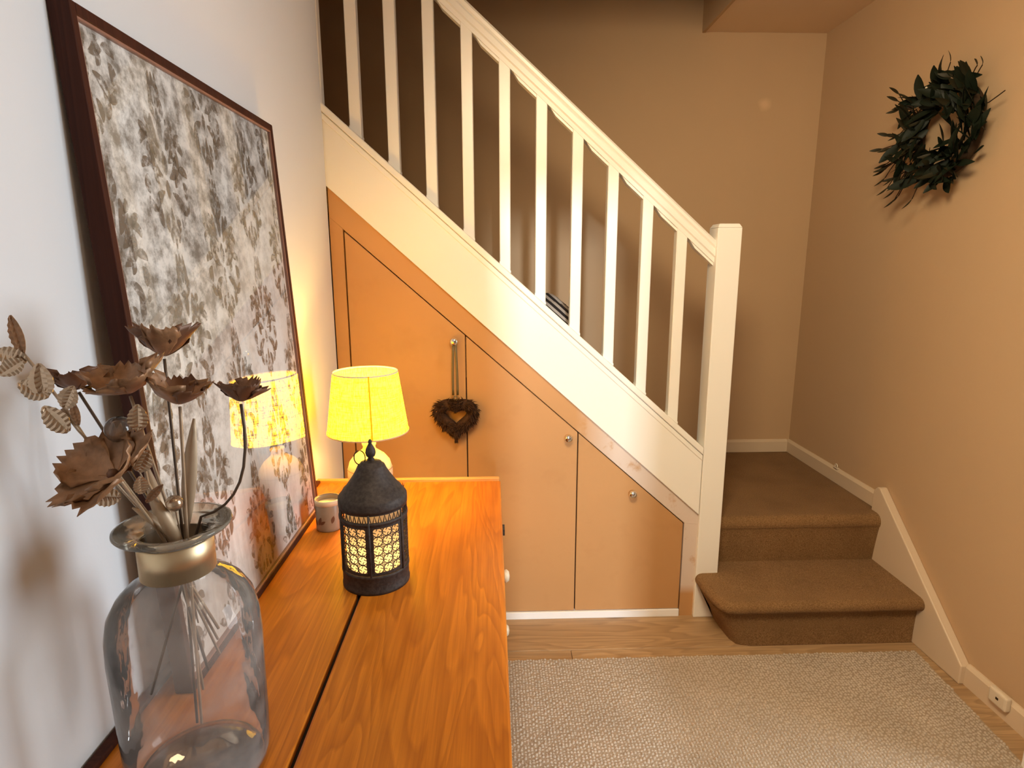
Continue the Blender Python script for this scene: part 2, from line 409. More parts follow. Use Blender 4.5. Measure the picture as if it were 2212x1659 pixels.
# hall lights above and behind the camera: a flush dome and an added, unseen fill spot aimed at the stair foot
HLX, HLY = 1.25, -1.9
hl = empty('ceiling_light', (HLX, HLY, ZC), 'round flush ceiling light in the hall behind the camera', 'ceiling light')
MB().lathe([(.0, 0), (.17, 0), (.17, -.03), (.16, -.035)], (HLX, HLY, ZC), 32, caps=False).build('rim', M['brass'], hl)
MB().lathe([(.155, -.03), (.14, -.065), (.10, -.09), (.05, -.102), (.0, -.105)], (HLX, HLY, ZC), 32, caps=False).build('diffuser', M['hall_bulb'], hl)
SP = Vector((.70, -1.75, 2.42)); SD = (Vector((2.15, .30, .85))-SP).normalized()
sl = empty('added_fill_spot', (SP.x, SP.y, ZC), 'added unseen fill light in a white can, aimed at the foot of the stairs', 'fill light')
MB().lathe([(0, 0), (.05, 0), (.05, -.015), (.02, -.02), (.012, -.05), (0, -.05)], (SP.x, SP.y, ZC), 24, caps=False).build('bracket', M['white'], sl)
q_ = SD.to_track_quat('Z', 'Y'); cn = MB(); vs = MB().lathe([(.0, -.10), (.035, -.10), (.05, -.06), (.055, -.012), (.052, -.012), (.0, -.07)], (0, 0, 0), 24, caps=False)
cn.add([tuple(SP+q_ @ Vector(v)) for v in vs.v], vs.f, True); cn.build('can', M['white'], sl)
ld = bpy.data.lights.new('fill_spot', 'SPOT'); ld.energy = 205; ld.color = FILL_COL; ld.spot_size = math.radians(112); ld.spot_blend = .9; ld.shadow_soft_size = .30  # added fill light for the right wall, newel and lower steps
lo = bpy.data.objects.new('fill_spot', ld); COL.objects.link(lo); lo.parent = sl; lo.location = SP-WL(sl); lo.rotation_euler = SD.to_track_quat('-Z', 'Y').to_euler()

# ------------------------------------------------------------------ staircase
ST = empty('staircase', (1.45, .05, 0), 'white balustrade staircase with brown carpeted steps rising to the left', 'staircase')
def zt(x): return 1.991-.892*x            # string top
def zb(x): return 1.715-.8975*x           # string bottom
XL, XN = -1.0, 1.405
# string board
MB().prism([(XL, zt(XL)-.03), (XN, zt(XN)-.03), (XN, zb(XN)), (XL, zb(XL))], 1, .004, .034).build('string_board', M['white'], ST, bevel=.002)
MB().prism([(XL, zt(XL)-.032), (XN, zt(XN)-.032), (XN, zt(XN)-.056), (XL, zt(XL)-.056)], 1, .000, .010).build('string_bead', M['white'], ST, bevel=.003)
MB().prism([(XL, zt(XL)), (XN, zt(XN)), (XN, zt(XN)-.030), (XL, zt(XL)-.030)], 1, -.006, .072).build('base_rail', M['white'], ST, bevel=.004)
# newel post with a slightly chamfered head
n = MB(); n.box(1.407, 1.497, 0, .09, 0, 1.575)
n.add([(1.407,0,1.575),(1.497,0,1.575),(1.497,.09,1.575),(1.407,.09,1.575),(1.415,.008,1.589),(1.489,.008,1.589),(1.489,.082,1.589),(1.415,.082,1.589)],
      [(0,1,5,4),(1,2,6,5),(2,3,7,6),(3,0,4,7),(4,5,6,7)])
n.build('newel_post', M['white'], ST, bevel=.003)
# handrail: rounded top, groove along the side
def zh(x): return 2.318-.871*(x-.507)      # handrail top
prof = [(-.022, -.083), (.022, -.083), (.024, -.066), (.030, -.060), (.030, -.040), (.026, -.034), (.033, -.026), (.034, -.014), (.026, -.004), (.012, 0), (-.012, 0), (-.026, -.004), (-.034, -.014), (-.033, -.026), (-.026, -.034), (-.030, -.040), (-.030, -.060), (-.024, -.066)]
h = MB(); rows = []
for x in (XL, XN+.004): rows.append([(x, .045+p[0], zh(x)+p[1]*1.02) for p in prof])
h.grid([list(r)+[r[0]] for r in rows], smooth=False); h.build('handrail', M['white'], ST)
BX = [.5805+(-.036+.1293*k-.5805)*1.0113 for k in range(11)]
for x in BX:
    x0, x1 = x, x+.0395
    MB().prism([(x0, zt(x0)-.004), (x1, zt(x1)-.004), (x1, zh(x1)-.075), (x0, zh(x0)-.075)], 1, .025, .065).build('baluster', M['white'], ST, bevel=.0025, seg=1)
    # sloping fillet at the foot
    if x > -.01:
        MB().prism([(x0-.001, zt(x0)+.001), (x1+.001, zt(x1)+.001), (x1+.001, zt(x1)+.010), (x0-.001, zt(x0)+.010)], 1, .0235, .0665).build('baluster_foot', M['white'], ST)
for x, xn in zip(BX[1:], BX[2:]+[1.407]):
    a_, b_ = x+.0395+.004, xn
    MB().prism([(a_, zh(a_)-.080), (b_, zh(b_)-.080), (b_, zh(b_)-.096), (a_+.026, zh(a_+.026)-.096)], 1, .030, .060).build('rail_fillet', M['white'], ST)
# carpeted flight, up to the left
def nose(x, z, t=.042, back=.28):
    pts = []
    for i in range(9):
        a = PI/2-PI*i/8
        pts.append((x-.02+t/2*math.cos(a)+.0, z-t/2+t/2*math.sin(a)))
    return pts
zk = .41; xs = []
for k in range(1, 12):
    z = .41+.203*k; xn = (1.991-.085-z)/.892
    p = [(xn-.30, z)]+nose(xn+.0, z)+[(xn-.03, z-.205), (xn-.30, z-.205)]
    MB().prism(p, 1, .036, YB-.002).build('carpeted_step', M['carpet'], ST, bevel=.002, seg=1)
# quarter landing
pl = []
yN = .062
p = [(YB-.002, .41)]+[(yN+.034-.034*math.cos(PI/2-PI*i/10), .41-.034+.034*math.sin(PI/2-PI*i/10)) for i in range(8)]+[(yN+.012, .33), (yN+.022, .26), (yN+.030, .19), (YB-.002, .19)]
q = MB(); q.prism(p, 0, 1.30, XR-.004); q.build('landing_step', M['carpet'], ST, bevel=.003)
# bottom step: canted left end, rounded nosing
def plan(df, lx):   # plan outline of the bottom step: front inset, left edge
    return [(lx, .0), (lx, -.06), (lx+.010, -.15), (lx+.024, -.205+df*.6), (lx+.046, -.230+df), (lx+.075, -.235+df), (XR-.004, -.235+df)]
b = MB(); rows = [(.11, .2012, 1.50)]
for i in range(9):
    a = PI/2-PI*i/8; e_ = .028-.028*math.cos(a); rows.append((e_, .2-.026+.026*math.sin(a), 1.405+e_))
rows += [(.034, .144, 1.421), (.038, .10, 1.446), (.04, .05, 1.474), (.04, .0, 1.490)]
b.grid([[(x, y, z) for x, y in plan(df, lx)] for df, z, lx in rows], smooth=True)
o_ = plan(.11, 1.50); b.add([(x, y, .2012) for x, y in o_]+[(XR-.004, .10, .2012), (1.49, .10, .2012), (1.49, .0, .2012)], [tuple(range(len(o_)+3))], False)
b.add([(1.405, .0, .178), (1.50, 0, .178), (1.50, .0, 0), (1.49, 0, 0)], [(0, 1, 2, 3)], False)
b.build('bottom_step', M['carpet'], ST)
# white wall string beside the lower steps
MB().prism([(.135, .40), (.135, .497), (.112, .520), (.098, .520), (-.432, .070), (-.432, 0), (-.10, 0), (.1, .19)], 0, XR-.034, XR).build('wall_string', M['skirt'], ST, bevel=.004)

# ------------------------------------------------------------------ cupboard under the stairs
CU = empty('understairs_cupboard', (.7, .05, 0), 'bare fibreboard cupboard doors fitted under the white stair string', 'cupboard')
def zd(x): return 1.608-.8852*x            # door top line
Y0, Y1 = .016, .036
YF = .016
MB().prism([(0, zb(0)+.02), (1.407, zb(1.407)+.02), (1.407, zb(1.407)-.045), (1.352, zd(1.352)+.003), (.046, zd(.046)+.003), (0, zd(.046)+.003+.041)], 1, YF, Y1).build('sloping_rail', M['mdf_primed'], CU, bevel=.001, seg=1)
MB().prism([(0, .0), (.046, .0), (.046, zd(.046)+.003), (0, zd(.046)+.044)], 1, YF, Y1).build('side_stile', M['mdf'], CU)
MB().prism([(1.352, 0), (1.407, 0), (1.407, zb(1.407)-.045), (1.352, zd(1.352)+.003)], 1, YF, Y1).build('end_stile', M['mdf_primed'], CU)
bk = MB(); bk.prism([(.0, .0), (1.40, 0), (1.40, zb(1.4)), (0, zb(0))], 1, .037, .045); bk.build('gap_shade_panel', M['dark'], CU)  # dark sheet standing in for the shade in the door gaps
MB().box(.046, 1.349, YF-.006, Y1, 0, .031).build('plinth', M['plinth'], CU, bevel=.001, seg=1)
G = .0022
kn = [(.438, 1.162), (.873, .782), (1.133, .549)]
for i, (a, e) in enumerate(((.049, .480), (.480, .912), (.912, 1.349))):
    x0, x1 = a+G, e-G
    dr = MB().prism([(x0, .034), (x1, .034), (x1, zd(x1)-.002), (x0, zd(x0)-.002)], 1, YF, Y1).build('door', M['mdf'], CU, bevel=.0012, seg=1)
    kx, kz = kn[i]
    k_ = MB(); pr = [(.0, 0), (.0075, 0), (.0065, .008), (.0095, .012), (.0155, .018), (.0165, .025), (.013, .031), (.006, .0335), (0, .034)]
    vs = MB().lathe(pr, (0, 0, 0), 20, caps=False)
    k_.add([(kx+v[0], YF-v[2], kz+v[1]) for v in vs.v], vs.f, True)
    k_.build('knob', M['chrome'], dr)

# ------------------------------------------------------------------ heart wreath on the first knob
HW = empty('heart_wreath', (.441, .0, .87), 'brown dried-sprig heart wreath hanging by a ribbon from a cupboard knob', 'wreath')
HC = (.4405, -.006, .868)
def heart(t):
    x = 16*math.sin(t)**3; z = 13*math.cos(t)-5*math.cos(2*t)-2*math.cos(3*t)-math.cos(4*t)
    tt = (t+PI) % (2*PI)-PI; z += 6.*math.exp(-tt*tt/.22)
    return x/17., (z+2.5)/17.
N = 60; ring = []
for i in range(N):
    x, z = heart(2*PI*i/N); ring.append((HC[0]+x*.066, HC[1]-.004, HC[2]+z*.064))
MB().tube(ring, .0225, 8, True).build('heart_core', M['sprig'], HW)
sp = MB()
rg = random.Random(3)
for i in range(2600):
    t = rg.random()*2*PI; x, z = heart(t); x2, z2 = heart(t+.05)
    tx, tz = x2-x, z2-z; L = math.hypot(tx, tz)+1e-6; tx, tz = tx/L, tz/L
    if z2 > z and True: tx, tz = -tx, -tz
    nx, nz = (x, z); ln = math.hypot(nx, nz)+1e-6; nx, nz = nx/ln, nz/ln
    a = rg.uniform(-2.7, 2.7); rr = .021
    ox = nx*math.cos(a); oz = nz*math.cos(a); oy = -abs(math.sin(a))
    p = Vector((HC[0]+x*.066+ox*rr*.85, HC[1]-.004+oy*rr*.9, HC[2]+z*.064+oz*rr*.85))
    dv = Vector((ox*.55+tx*.55+rg.uniform(-.35, .35), oy*.7+rg.uniform(-.3, .1), oz*.55+tz*.55-.25+rg.uniform(-.35, .35))).normalized()
    ln = rg.uniform(.014, .030)*(.5 if abs(a) > 1.8 else 1.); wd = rg.uniform(.0011, .0024)
    s_ = dv.cross(Vector((rg.random()-.5, rg.random()-.5, rg.random()-.5))).normalized()*wd; u_ = dv.cross(s_).normalized()*wd*.7
    m_ = p+dv*ln*.55; q_ = p+dv*ln
    sp.add([p, m_+s_, m_-s_, m_+u_, q_], [(0,1,3), (0,3,2), (0,2,1), (4,3,1), (4,2,3), (4,1,2)], False)
o = sp.build('sprig_bristle', M['sprig'], HW, recalc=False); o['kind'] = 'stuff'
rb = MB()
for s_ in (-1, 1):
    P_ = []
    for i in range(9):
        t = i/8; P_.append([(.4395+s_*(.0045+.004*math.sin(PI*t*.6))+e, -.010-.004*math.sin(PI*t), 1.150-.190*t) for e in (-.0045, .0045)])
    rb.grid(P_)
rb.grid([[(.4395-.011*math.cos(a), -.006-y_, 1.152+.014*math.sin(a)) for a in [PI*i/8 for i in range(9)]] for y_ in (0, .006)])
rb.build('ribbon', M['ribbon'], HW, solid=.0008)
MB().tube([(.4405+.006*math.cos(a), -.026, .952+.009*math.sin(a)) for a in [2*PI*i/12 for i in range(12)]], .0025, 6, True).build('ribbon_knot', M['ribbon'], HW)

# ------------------------------------------------------------------ leafy wreath on the right wall
LW = empty('leaf_wreath', (2.215, -.02, 1.905), 'dark green leafy wreath hanging on the beige right wall', 'wreath')
rg = random.Random(11)
CY, CZ, RW = -.015, 1.905, .130
ringp = []
for i in range(40):
    a = 2*PI*i/40; ringp.append((2.205, CY+RW*1.08*math.cos(a), CZ+RW*1.12*math.sin(a)))
MB().tube(ringp, .016, 8, True).build('wreath_ring', M['twig'], LW)
def leafmesh(name, L, W, curl, mat):
    b = MB(); P_ = []
    for i in range(7):
        t = i/6; wd = W*math.sin(PI*min(1, t*.92+.06))**.8; P_.append([(s*wd, L*t, curl*L*t*t+abs(s)*wd*.35) for s in (-1, 0, 1)])
    b.grid(P_); me = b.mesh(name); me.materials.append(mat); return me
LM = [leafmesh('leaf', .070, .0125, .25, M['green']), leafmesh('leaf', .085, .0130, -.2, M['green']), leafmesh('leaf', .055, .009, .5, M['green2']), leafmesh('leaf', .080, .0155, .1, M['green'])]
for i in range(296):
    a = rg.uniform(0, 2*PI)
    rad = RW*rg.uniform(.56, 1.30)
    base = Vector((2.205-rg.uniform(.0, .06), CY+1.08*rad*math.cos(a), CZ+1.12*rad*math.sin(a)))
    outw = Vector((0, math.cos(a), math.sin(a))); tang = Vector((0, -math.sin(a), math.cos(a)))
    side = -1 if rg.random() < .72 else 1
    dv = (outw*rg.uniform(-.25, .95)*(1 if rad > RW*.9 else .2)+tang*side*rg.uniform(.4, 1.1)+Vector((-1, 0, 0))*rg.uniform(.05, .75)).normalized()
    if base.x > 2.19 and dv.x > 0: dv.x = -dv.x
    nrm = Vector((-1, rg.uniform(-.7, .7), rg.uniform(-.7, .7))); sx = dv.cross(nrm).normalized(); nz = sx.cross(dv).normalized()
    o = link('leaf', LM[rg.randrange(4)], None, LW); sc = rg.uniform(.8, 1.25)
    mt = Matrix((sx, dv, nz)).transposed().to_4x4(); mt.translation = base-WL(LW); o.matrix_local = mt @ Matrix.Scale(sc, 4)
# loose tendrils and curled sprays
def tendril(pts, leafy=True):
    t_ = MB().tube(pts, .0018, 5).build('tendril', M['twig'], LW)
    if leafy:
        d_ = Vector(pts[-1])-Vector(pts[-2]); d_.normalize(); nz = Vector((-1, .2, .1)); sx = d_.cross(nz).normalized(); nz = sx.cross(d_)
        o = link('leaf', LM[2], None, LW); mt = Matrix((sx, d_, nz)).transposed().to_4x4(); mt.translation = Vector(pts[-1])-WL(LW); o.matrix_local = mt @ Matrix.Scale(.75, 4)
for k in range(24):
    a = rg.uniform(PI*-.42, PI*.62)+0.0
    a = rg.choice([rg.uniform(-.9, .9), rg.uniform(-.9, .9), rg.uniform(-1.4, 2.6)])
    c0 = Vector((2.20-rg.uniform(.01, .05), CY+RW*1.2*math.cos(a), CZ+RW*1.25*math.sin(a)))
    ov = Vector((-.25, math.cos(a), math.sin(a))); cu = Vector((0, 0, rg.uniform(-.7, .4)))
    L_ = rg.uniform(.045, .095)
    tendril([c0+ov*L_*t+cu*L_*t*t for t in (0, .25, .5, .75, 1)])
tendril([(2.19, .01, 2.08), (2.185, .0, 2.11), (2.18, -.015, 2.13)])
tendril([(2.19, -.15, 1.95), (2.19, -.20, 1.955), (2.185, -.24, 1.965), (2.18, -.27, 1.972)], False)
MB().ball((2.14, .035, 2.06), .0045, 8).build('berry', M['cream'], LW)

# small fittings on the skirting
J = empty('junction_box', (XR-.016, -.58, .06), 'small cream cable junction box on the right skirting board', 'junction box')
MB().box(XR-.036, XR-.014, -.618, -.548, .040, .092).build('cover', M['plastic'], J, bevel=.008, seg=3)
k_ = MB().box(XR-.0375, XR-.036, -.590, -.580, .064, .072).build('screw', M['twig'], J, bevel=.002)
CK = empty('cable_clip', (XR-.010, .453, .485), 'tiny cream cable clip on top of the upper skirting', 'clip')
MB().tube([(XR-.012, .453+.010*math.cos(a), .490+.012*math.sin(a)) for a in [PI*i/8-.2 for i in range(10)]], .0035, 6).build('hoop', M['plastic'], CK)
MB().box(XR-.018, XR-.004, .437, .470, .481, .487).build('foot', M['plastic'], CK, bevel=.002)

# striped bag lying on a stair tread
SB = MB(); P_ = []
for j in range(13):
    v = j/12*PI; row = []
    for i in range(20):
        u = 2*PI*i/20
        x = .11*math.sin(v)**.6*math.cos(u); yv = .11*math.sin(v)**.6*math.sin(u); z = .055*math.cos(v)*(1+.25*math.sin(3*u))+.012*math.sin(5*u)*math.sin(v)
        row.append((x, yv, z))
    P_.append(row)
SB.grid(P_, True)
ca, sa = math.cos(.72), math.sin(.72)
SB.v = [(x, y_, z*(1. if z > 0 else 2.)) for x, y_, z in SB.v]
SB.v = [(.843+x*ca+z*sa, .28+y_*1.2, 1.228-x*sa+z*ca) for x, y_, z in SB.v]
tag(SB.build('striped_bag', M['stripes'], None), 'black and grey striped cloth bag slumped on a stair tread behind the balusters', 'bag')

# ------------------------------------------------------------------ rug
RG = empty('rug', (1.4, -.9, 0), 'beige chunky woven rug on the oak floor at the foot of the stairs', 'rug')
def rx(y): return 2.172-.088*(-.261-y)
MB().prism([(.60, -.258), (rx(-.258), -.258), (rx(-1.95), -1.95), (.60, -1.95)], 2, .0005, .007).build('rug_base', M['rug_base'], RG)
rs = np.random.RandomState(2)
px, py = .0106, .0112
xs_ = np.arange(.606, 2.19, px); ys_ = np.arange(-.262, -1.42, -py)
GX, GY = np.meshgrid(xs_, ys_); GX = GX.ravel(); GY = GY.ravel()
keep = GX < 2.172-.088*(-.261-GY); GX = GX[keep]; GY = GY[keep]; n_ = len(GX)
GX = GX+rs.uniform(-.0013, .0013, n_); GY = GY+rs.uniform(-.0045, .0045, n_)
hz = rs.uniform(.0035, .0078, n_); wx = rs.uniform(.0044, .0056, n_); wy = rs.uniform(.0046, .0064, n_); tilt = rs.uniform(-.6, .6, n_)
ang = np.arange(6)*np.pi/3
V = np.zeros((n_, 13, 3))
for ri, (sc_, zf) in enumerate(((1., .0), (.72, .72))):
    for k in range(6):
        lx = np.cos(ang[k])*wx*sc_; ly = np.sin(ang[k])*wy*sc_
        V[:, ri*6+k, 0] = GX+lx*np.cos(tilt)-ly*np.sin(tilt); V[:, ri*6+k, 1] = GY+lx*np.sin(tilt)+ly*np.cos(tilt); V[:, ri*6+k, 2] = .005+hz*zf
V[:, 12, 0] = GX; V[:, 12, 1] = GY; V[:, 12, 2] = .005+hz
V -= np.array([1.4, -.9, 0])
base = [(k, (k+1) % 6, 6+(k+1) % 6, 6+k) for k in range(6)]
quads = (np.array(base)[None]+(np.arange(n_)*13)[:, None, None]).reshape(-1, 4)
tri = (np.array([(6+k, 6+(k+1) % 6, 12) for k in range(6)])[None]+(np.arange(n_)*13)[:, None, None]).reshape(-1, 3)
me = bpy.data.meshes.new('wool_loops')
me.vertices.add(n_*13); me.vertices.foreach_set('co', V.reshape(-1))
lv = np.concatenate([quads.reshape(-1), tri.reshape(-1)]); me.loops.add(len(lv)); me.loops.foreach_set('vertex_index', lv.astype(np.int32))
tot = np.concatenate([np.full(len(quads), 4), np.full(len(tri), 3)]); st = np.concatenate([[0], np.cumsum(tot)[:-1]])
me.polygons.add(len(tot)); me.polygons.foreach_set('loop_start', st.astype(np.int32)); me.polygons.foreach_set('loop_total', tot.astype(np.int32))
me.polygons.foreach_set('use_smooth', np.ones(len(tot), dtype=bool)); me.update(calc_edges=True); me.validate()
o = link('wool_loops', me, M['rug'], RG); o['kind'] = 'stuff'

# ------------------------------------------------------------------ pine chest along the left wall
TZ = .75; TE, TN, TX = -.345, -1.76, .604
CH = empty('pine_chest', (.3, -1.05, 0), 'orange waxed pine chest of drawers standing along the left wall', 'chest')
MB().box(.006, .2845, TN, TE-.018, TZ-.026, TZ).build('top_board', M['pine'], CH, bevel=.002)
MB().box(.2925, TX, TN, TE-.018, TZ-.026, TZ).build('top_board', M['pine'], CH, bevel=.004)
MB().box(.2846, .2924, TN, TE-.02, TZ-.026, TZ-.012).build('groove', M['dark'], CH)
MB().box(.006, TX-.004, TE-.018, TE, TZ-.026, TZ+.009).build('end_lip', M['pine_end'], CH, bevel=.003)
MB().box(.003, .020, TN, TE-.02, TZ, TZ+.010).build('wall_bead', M['mahogany'], CH, bevel=.002)
MB().box(.02, .575, TN+.03, TE-.03, .06, TZ-.026).build('carcass', M['pine_dark'], CH, bevel=.003)
MB().box(.03, .565, TN+.04, TE-.04, .0, .06).build('foot_plinth', M['pine_dark'], CH)
for ri, (z0, z1) in enumerate(((.52, .70), (.31, .50), (.09, .29))):
    cols = ((TN+.06, -1.06), (-1.04, TE-.06)) if ri == 0 else ((TN+.06, TE-.06),)
    for y0, y1 in cols:
        dw = MB().box(.575, .590, y0, y1, z0, z1).build('drawer', M['pine'], CH, bevel=.004)
        for f_ in ((.5,) if ri == 0 else (.2, .8)):
            yk = y0+(y1-y0)*f_; zk_ = (z0+z1)/2
            vs = MB().lathe([(0, 0), (.008, 0), (.007, .010), (.016, .016), (.018, .024), (.012, .031), (0, .033)], (0, 0, 0), 16, caps=False)
            k_ = MB(); k_.add([(.590+v[2], yk+v[0], zk_+v[1]) for v in vs.v], vs.f, True); k_.build('knob', M['cream'], dw)
MB().box(TX-.001, TX+.006, -.72, -.685, TZ-.022, TZ-.006).build('hinge', M['iron'], CH)

# ------------------------------------------------------------------ damask picture leaning on the wall
PC = empty('framed_picture', (.06, -.962, TZ), 'large damask print in a dark wooden box frame leaning on the wall', 'picture')
SL = -.0491; ca_ = 1/math.sqrt(1+SL*SL); H_ = 1.040/ca_
PY0, PY1 = -1.333, -.592
def pp(yy_, s_, dep):   # point on the frame: distance s_ up the leaning front, dep behind it
    x = .081+SL*ca_*s_-dep*ca_; z = TZ+.001+ca_*s_-dep*SL*ca_*-1*0+dep*(-SL)*-1*ca_*0
    return (x, yy_, z)
def pbox(y0, y1, s0, s1, d0, d1):
    b_ = MB(); vs = [pp(y_, s, d_) for d_ in (d0, d1) for s in (s0, s1) for y_ in (y0, y1)]
    b_.add(vs, [(0,1,3,2), (4,6,7,5), (0,4,5,1), (2,3,7,6), (0,2,6,4), (1,5,7,3)]); return b_
fw, fd = .013, .030
pbox(PY0, PY0+fw, 0, H_, 0, fd).build('frame_stile', M['mahogany'], PC, bevel=.0015)
pbox(PY1-fw, PY1, 0, H_, 0, fd).build('frame_stile', M['mahogany'], PC, bevel=.0015)
pbox(PY0+fw, PY1-fw, H_-.016, H_, 0, fd).build('frame_rail', M['mahogany'], PC, bevel=.0015)
pbox(PY0+fw, PY1-fw, 0, .014, 0, fd).build('frame_rail', M['mahogany'], PC, bevel=.0015)
e_ = .003
for a in ((PY0+fw, PY0+fw+e_, .014, H_-.016), (PY1-fw-e_, PY1-fw, .014, H_-.016), (PY0+fw+e_, PY1-fw-e_, H_-.016-e_, H_-.016), (PY0+fw+e_, PY1-fw-e_, .014, .014+e_)):
    pbox(*a, .002, .012).build('inner_slip', M['frame_edge'], PC)
pbox(PY0+fw, PY1-fw, .014, H_-.016, .010, .013).build('print_sheet', M['paper'], PC)
pbox(PY0+.004, PY1-.004, .004, H_-.004, fd-.006, fd-.001).build('back_board', M['pine_dark'], PC)
# damask motif: leaves and scrolls, as flat ink shapes on the sheet
def leafpoly(cx, cz, ang, L, W, bend=0, n=7):
    l = []; r_ = []
    for i in range(n):
        t = i/(n-1); wd = W*math.sin(PI*(t*.9+.05))**.9; a_ = ang+bend*t
        if i == 0: px_, pz_ = cx, cz
        else: px_ += L/(n-1)*math.cos(a_); pz_ += L/(n-1)*math.sin(a_)
        nx, nz = -math.sin(a_), math.cos(a_)
        l.append((px_+nx*wd, pz_+nz*wd)); r_.append((px_-nx*wd, pz_-nz*wd))
    return l, r_
MOT = []
def both(cx, cz, ang, L, W, bend=0):
    W *= 1.2
    MOT.append(leafpoly(cx, cz, ang, L, W, bend)); MOT.append(leafpoly(-cx, cz, PI-ang, L, W, -bend))
MOT.append(leafpoly(0, .085, PI/2, .045, .0055)); MOT.append(leafpoly(0, .03, PI/2, .05, .007)); MOT.append(leafpoly(0, -.015, PI/2, .035, .008))
MOT.append(leafpoly(0, -.05, PI/2, .028, .006)); MOT.append(leafpoly(0, -.062, -PI/2, .062, .006))
for zz, an, L, W, bd in ((.10, 1.15, .030, .0035, .5), (.082, .95, .034, .004, .7), (.062, .8, .036, .0045, .8)): both(.005, zz, an, L, W, bd)
both(.010, .022, .75, .050, .007, 1.0); both(.012, .005, .35, .055, .0075, 1.3); both(.010, -.018, .1, .060, .008, 1.5)
both(.044, .030, 1.9, .030, .006, -1.8); both(.060, .020, 1.4, .030, .0065, 1.9); both(.066, -.012, 1.9, .030, .0065, 1.6)
both(.050, -.020, -.5, .030, .007, -1.6); both(.012, -.040, -.2, .046, .0065, -1.0); both(.030, -.060, -.9, .036, .006, -1.2)
both(.058, -.050, -1.6, .030, .006, -1.3); both(.010, -.072, -.7, .030, .005, -1.1); both(.006, -.092, -.9, .024, .004, -.9); both(.026, .052, .2, .022, .005, 1.6)
both(.030, .0, 1.2, .022, .006, .9); both(.024, -.030, .6, .022, .005, 1.2)
for ci, yc in enumerate((-1.305, -1.135, -.962, -.790, -.622)):
    for rr_ in range(-1, 5):
        zc_ = 1.612-.292*rr_ if ci % 2 else 1.612+.146-.292*rr_
        b_ = MB()
        for l, r_ in MOT:
            pts = []
            sc_ = 1.06
            l3 = []; r3 = []
            for (a, z_), (a2, z2_) in zip(l, r_):
                l3.append((yc+a*sc_, (zc_+z_*1.12-TZ)/ca_)); r3.append((yc+a2*sc_, (zc_+z2_*1.12-TZ)/ca_))
            for i in range(len(l3)-1):
                q_ = [l3[i], l3[i+1], r3[i+1], r3[i]]
                if all(PY0+fw+.004 < y_ < PY1-fw-.004 and .02 < s_ < H_-.022 for y_, s_ in q_):
                    b_.add([pp(y_, s_, .0094) for y_, s_ in q_], [(0, 1, 2, 3)])
        if len(b_.f) > 6: b_.build('damask_motif', M['ink'], PC, recalc=False)
gl = MB(); gl.add([pp(PY0+fw, .014, .005), pp(PY1-fw, .014, .005), pp(PY1-fw, H_-.016, .005), pp(PY0+fw, H_-.016, .005)], [(0, 1, 2, 3)])
gl.build('glass_pane', M['pane'], PC, recalc=False)

# ------------------------------------------------------------------ table lamp
LX, LY = .206, -.475
TL = empty('table_lamp', (LX, LY, TZ), 'lit table lamp with yellow linen shade and pale ceramic base', 'lamp')
MB().lathe([(.0, 0), (.045, 0), (.050, .008), (.060, .035), (.067, .065), (.067, .088), (.060, .112), (.046, .130), (.030, .142), (.020, .150), (.018, .158), (.021, .164), (.021, .170), (.0, .170)], (LX, LY, TZ), 36, caps=False).build('base', M['cream'], TL)
MB().lathe([(.0675, .090), (.0668, .093)], (LX, LY, TZ), 36, caps=False).build('glaze_line', M['stem'], TL)
MB().lathe([(.012, .170), (.012, .235), (.016, .236), (.016, .262), (.0, .262)], (LX, LY, TZ), 16, caps=False).build('bulb_holder', M['cream'], TL)
MB().ball((LX, LY, TZ+.296), (.024, .024, .030), 16).build('bulb', M['bulb'], TL)
SZ0, SZ1, SR0, SR1 = .205, .388, .1195, .094
sh = MB().lathe([(SR0, SZ0), (SR1, SZ1)], (LX, LY, TZ), 56, caps=False).build('shade', M['shade'], TL)
MB().lathe([(SR1+.0008, SZ1-.004), (SR1+.001, SZ1+.0005), (SR1-.001, SZ1+.0005), (SR1-.0012, SZ1-.004)], (LX, LY, TZ), 56, caps=False).build('top_trim', M['wax'], sh)
MB().lathe([(SR0+.0012, SZ0+.004), (SR0+.0012, SZ0-.0005), (SR0-.0012, SZ0-.0005), (SR0-.0006, SZ0+.004)], (LX, LY, TZ), 56, caps=False).build('bottom_trim', M['wax'], sh)
a0 = math.atan2(-1, .30)
sm = MB(); sm.grid([[(LX+(r_+.0012)*math.cos(a0+da), LY+(r_+.0012)*math.sin(a0+da), TZ+z_) for da in (-.022, .022)] for r_, z_ in ((SR0, SZ0), (SR1, SZ1))]); sm.build('seam', M['seam'], sh, recalc=False)
for k in range(3):
    a = 2*PI*k/3+.4; MB().tube([(LX+.014*math.cos(a), LY+.014*math.sin(a), TZ+.240), (LX+SR0*.985*math.cos(a), LY+SR0*.985*math.sin(a), TZ+.220)], .0014, 6).build('shade_spoke', M['brass'], TL)

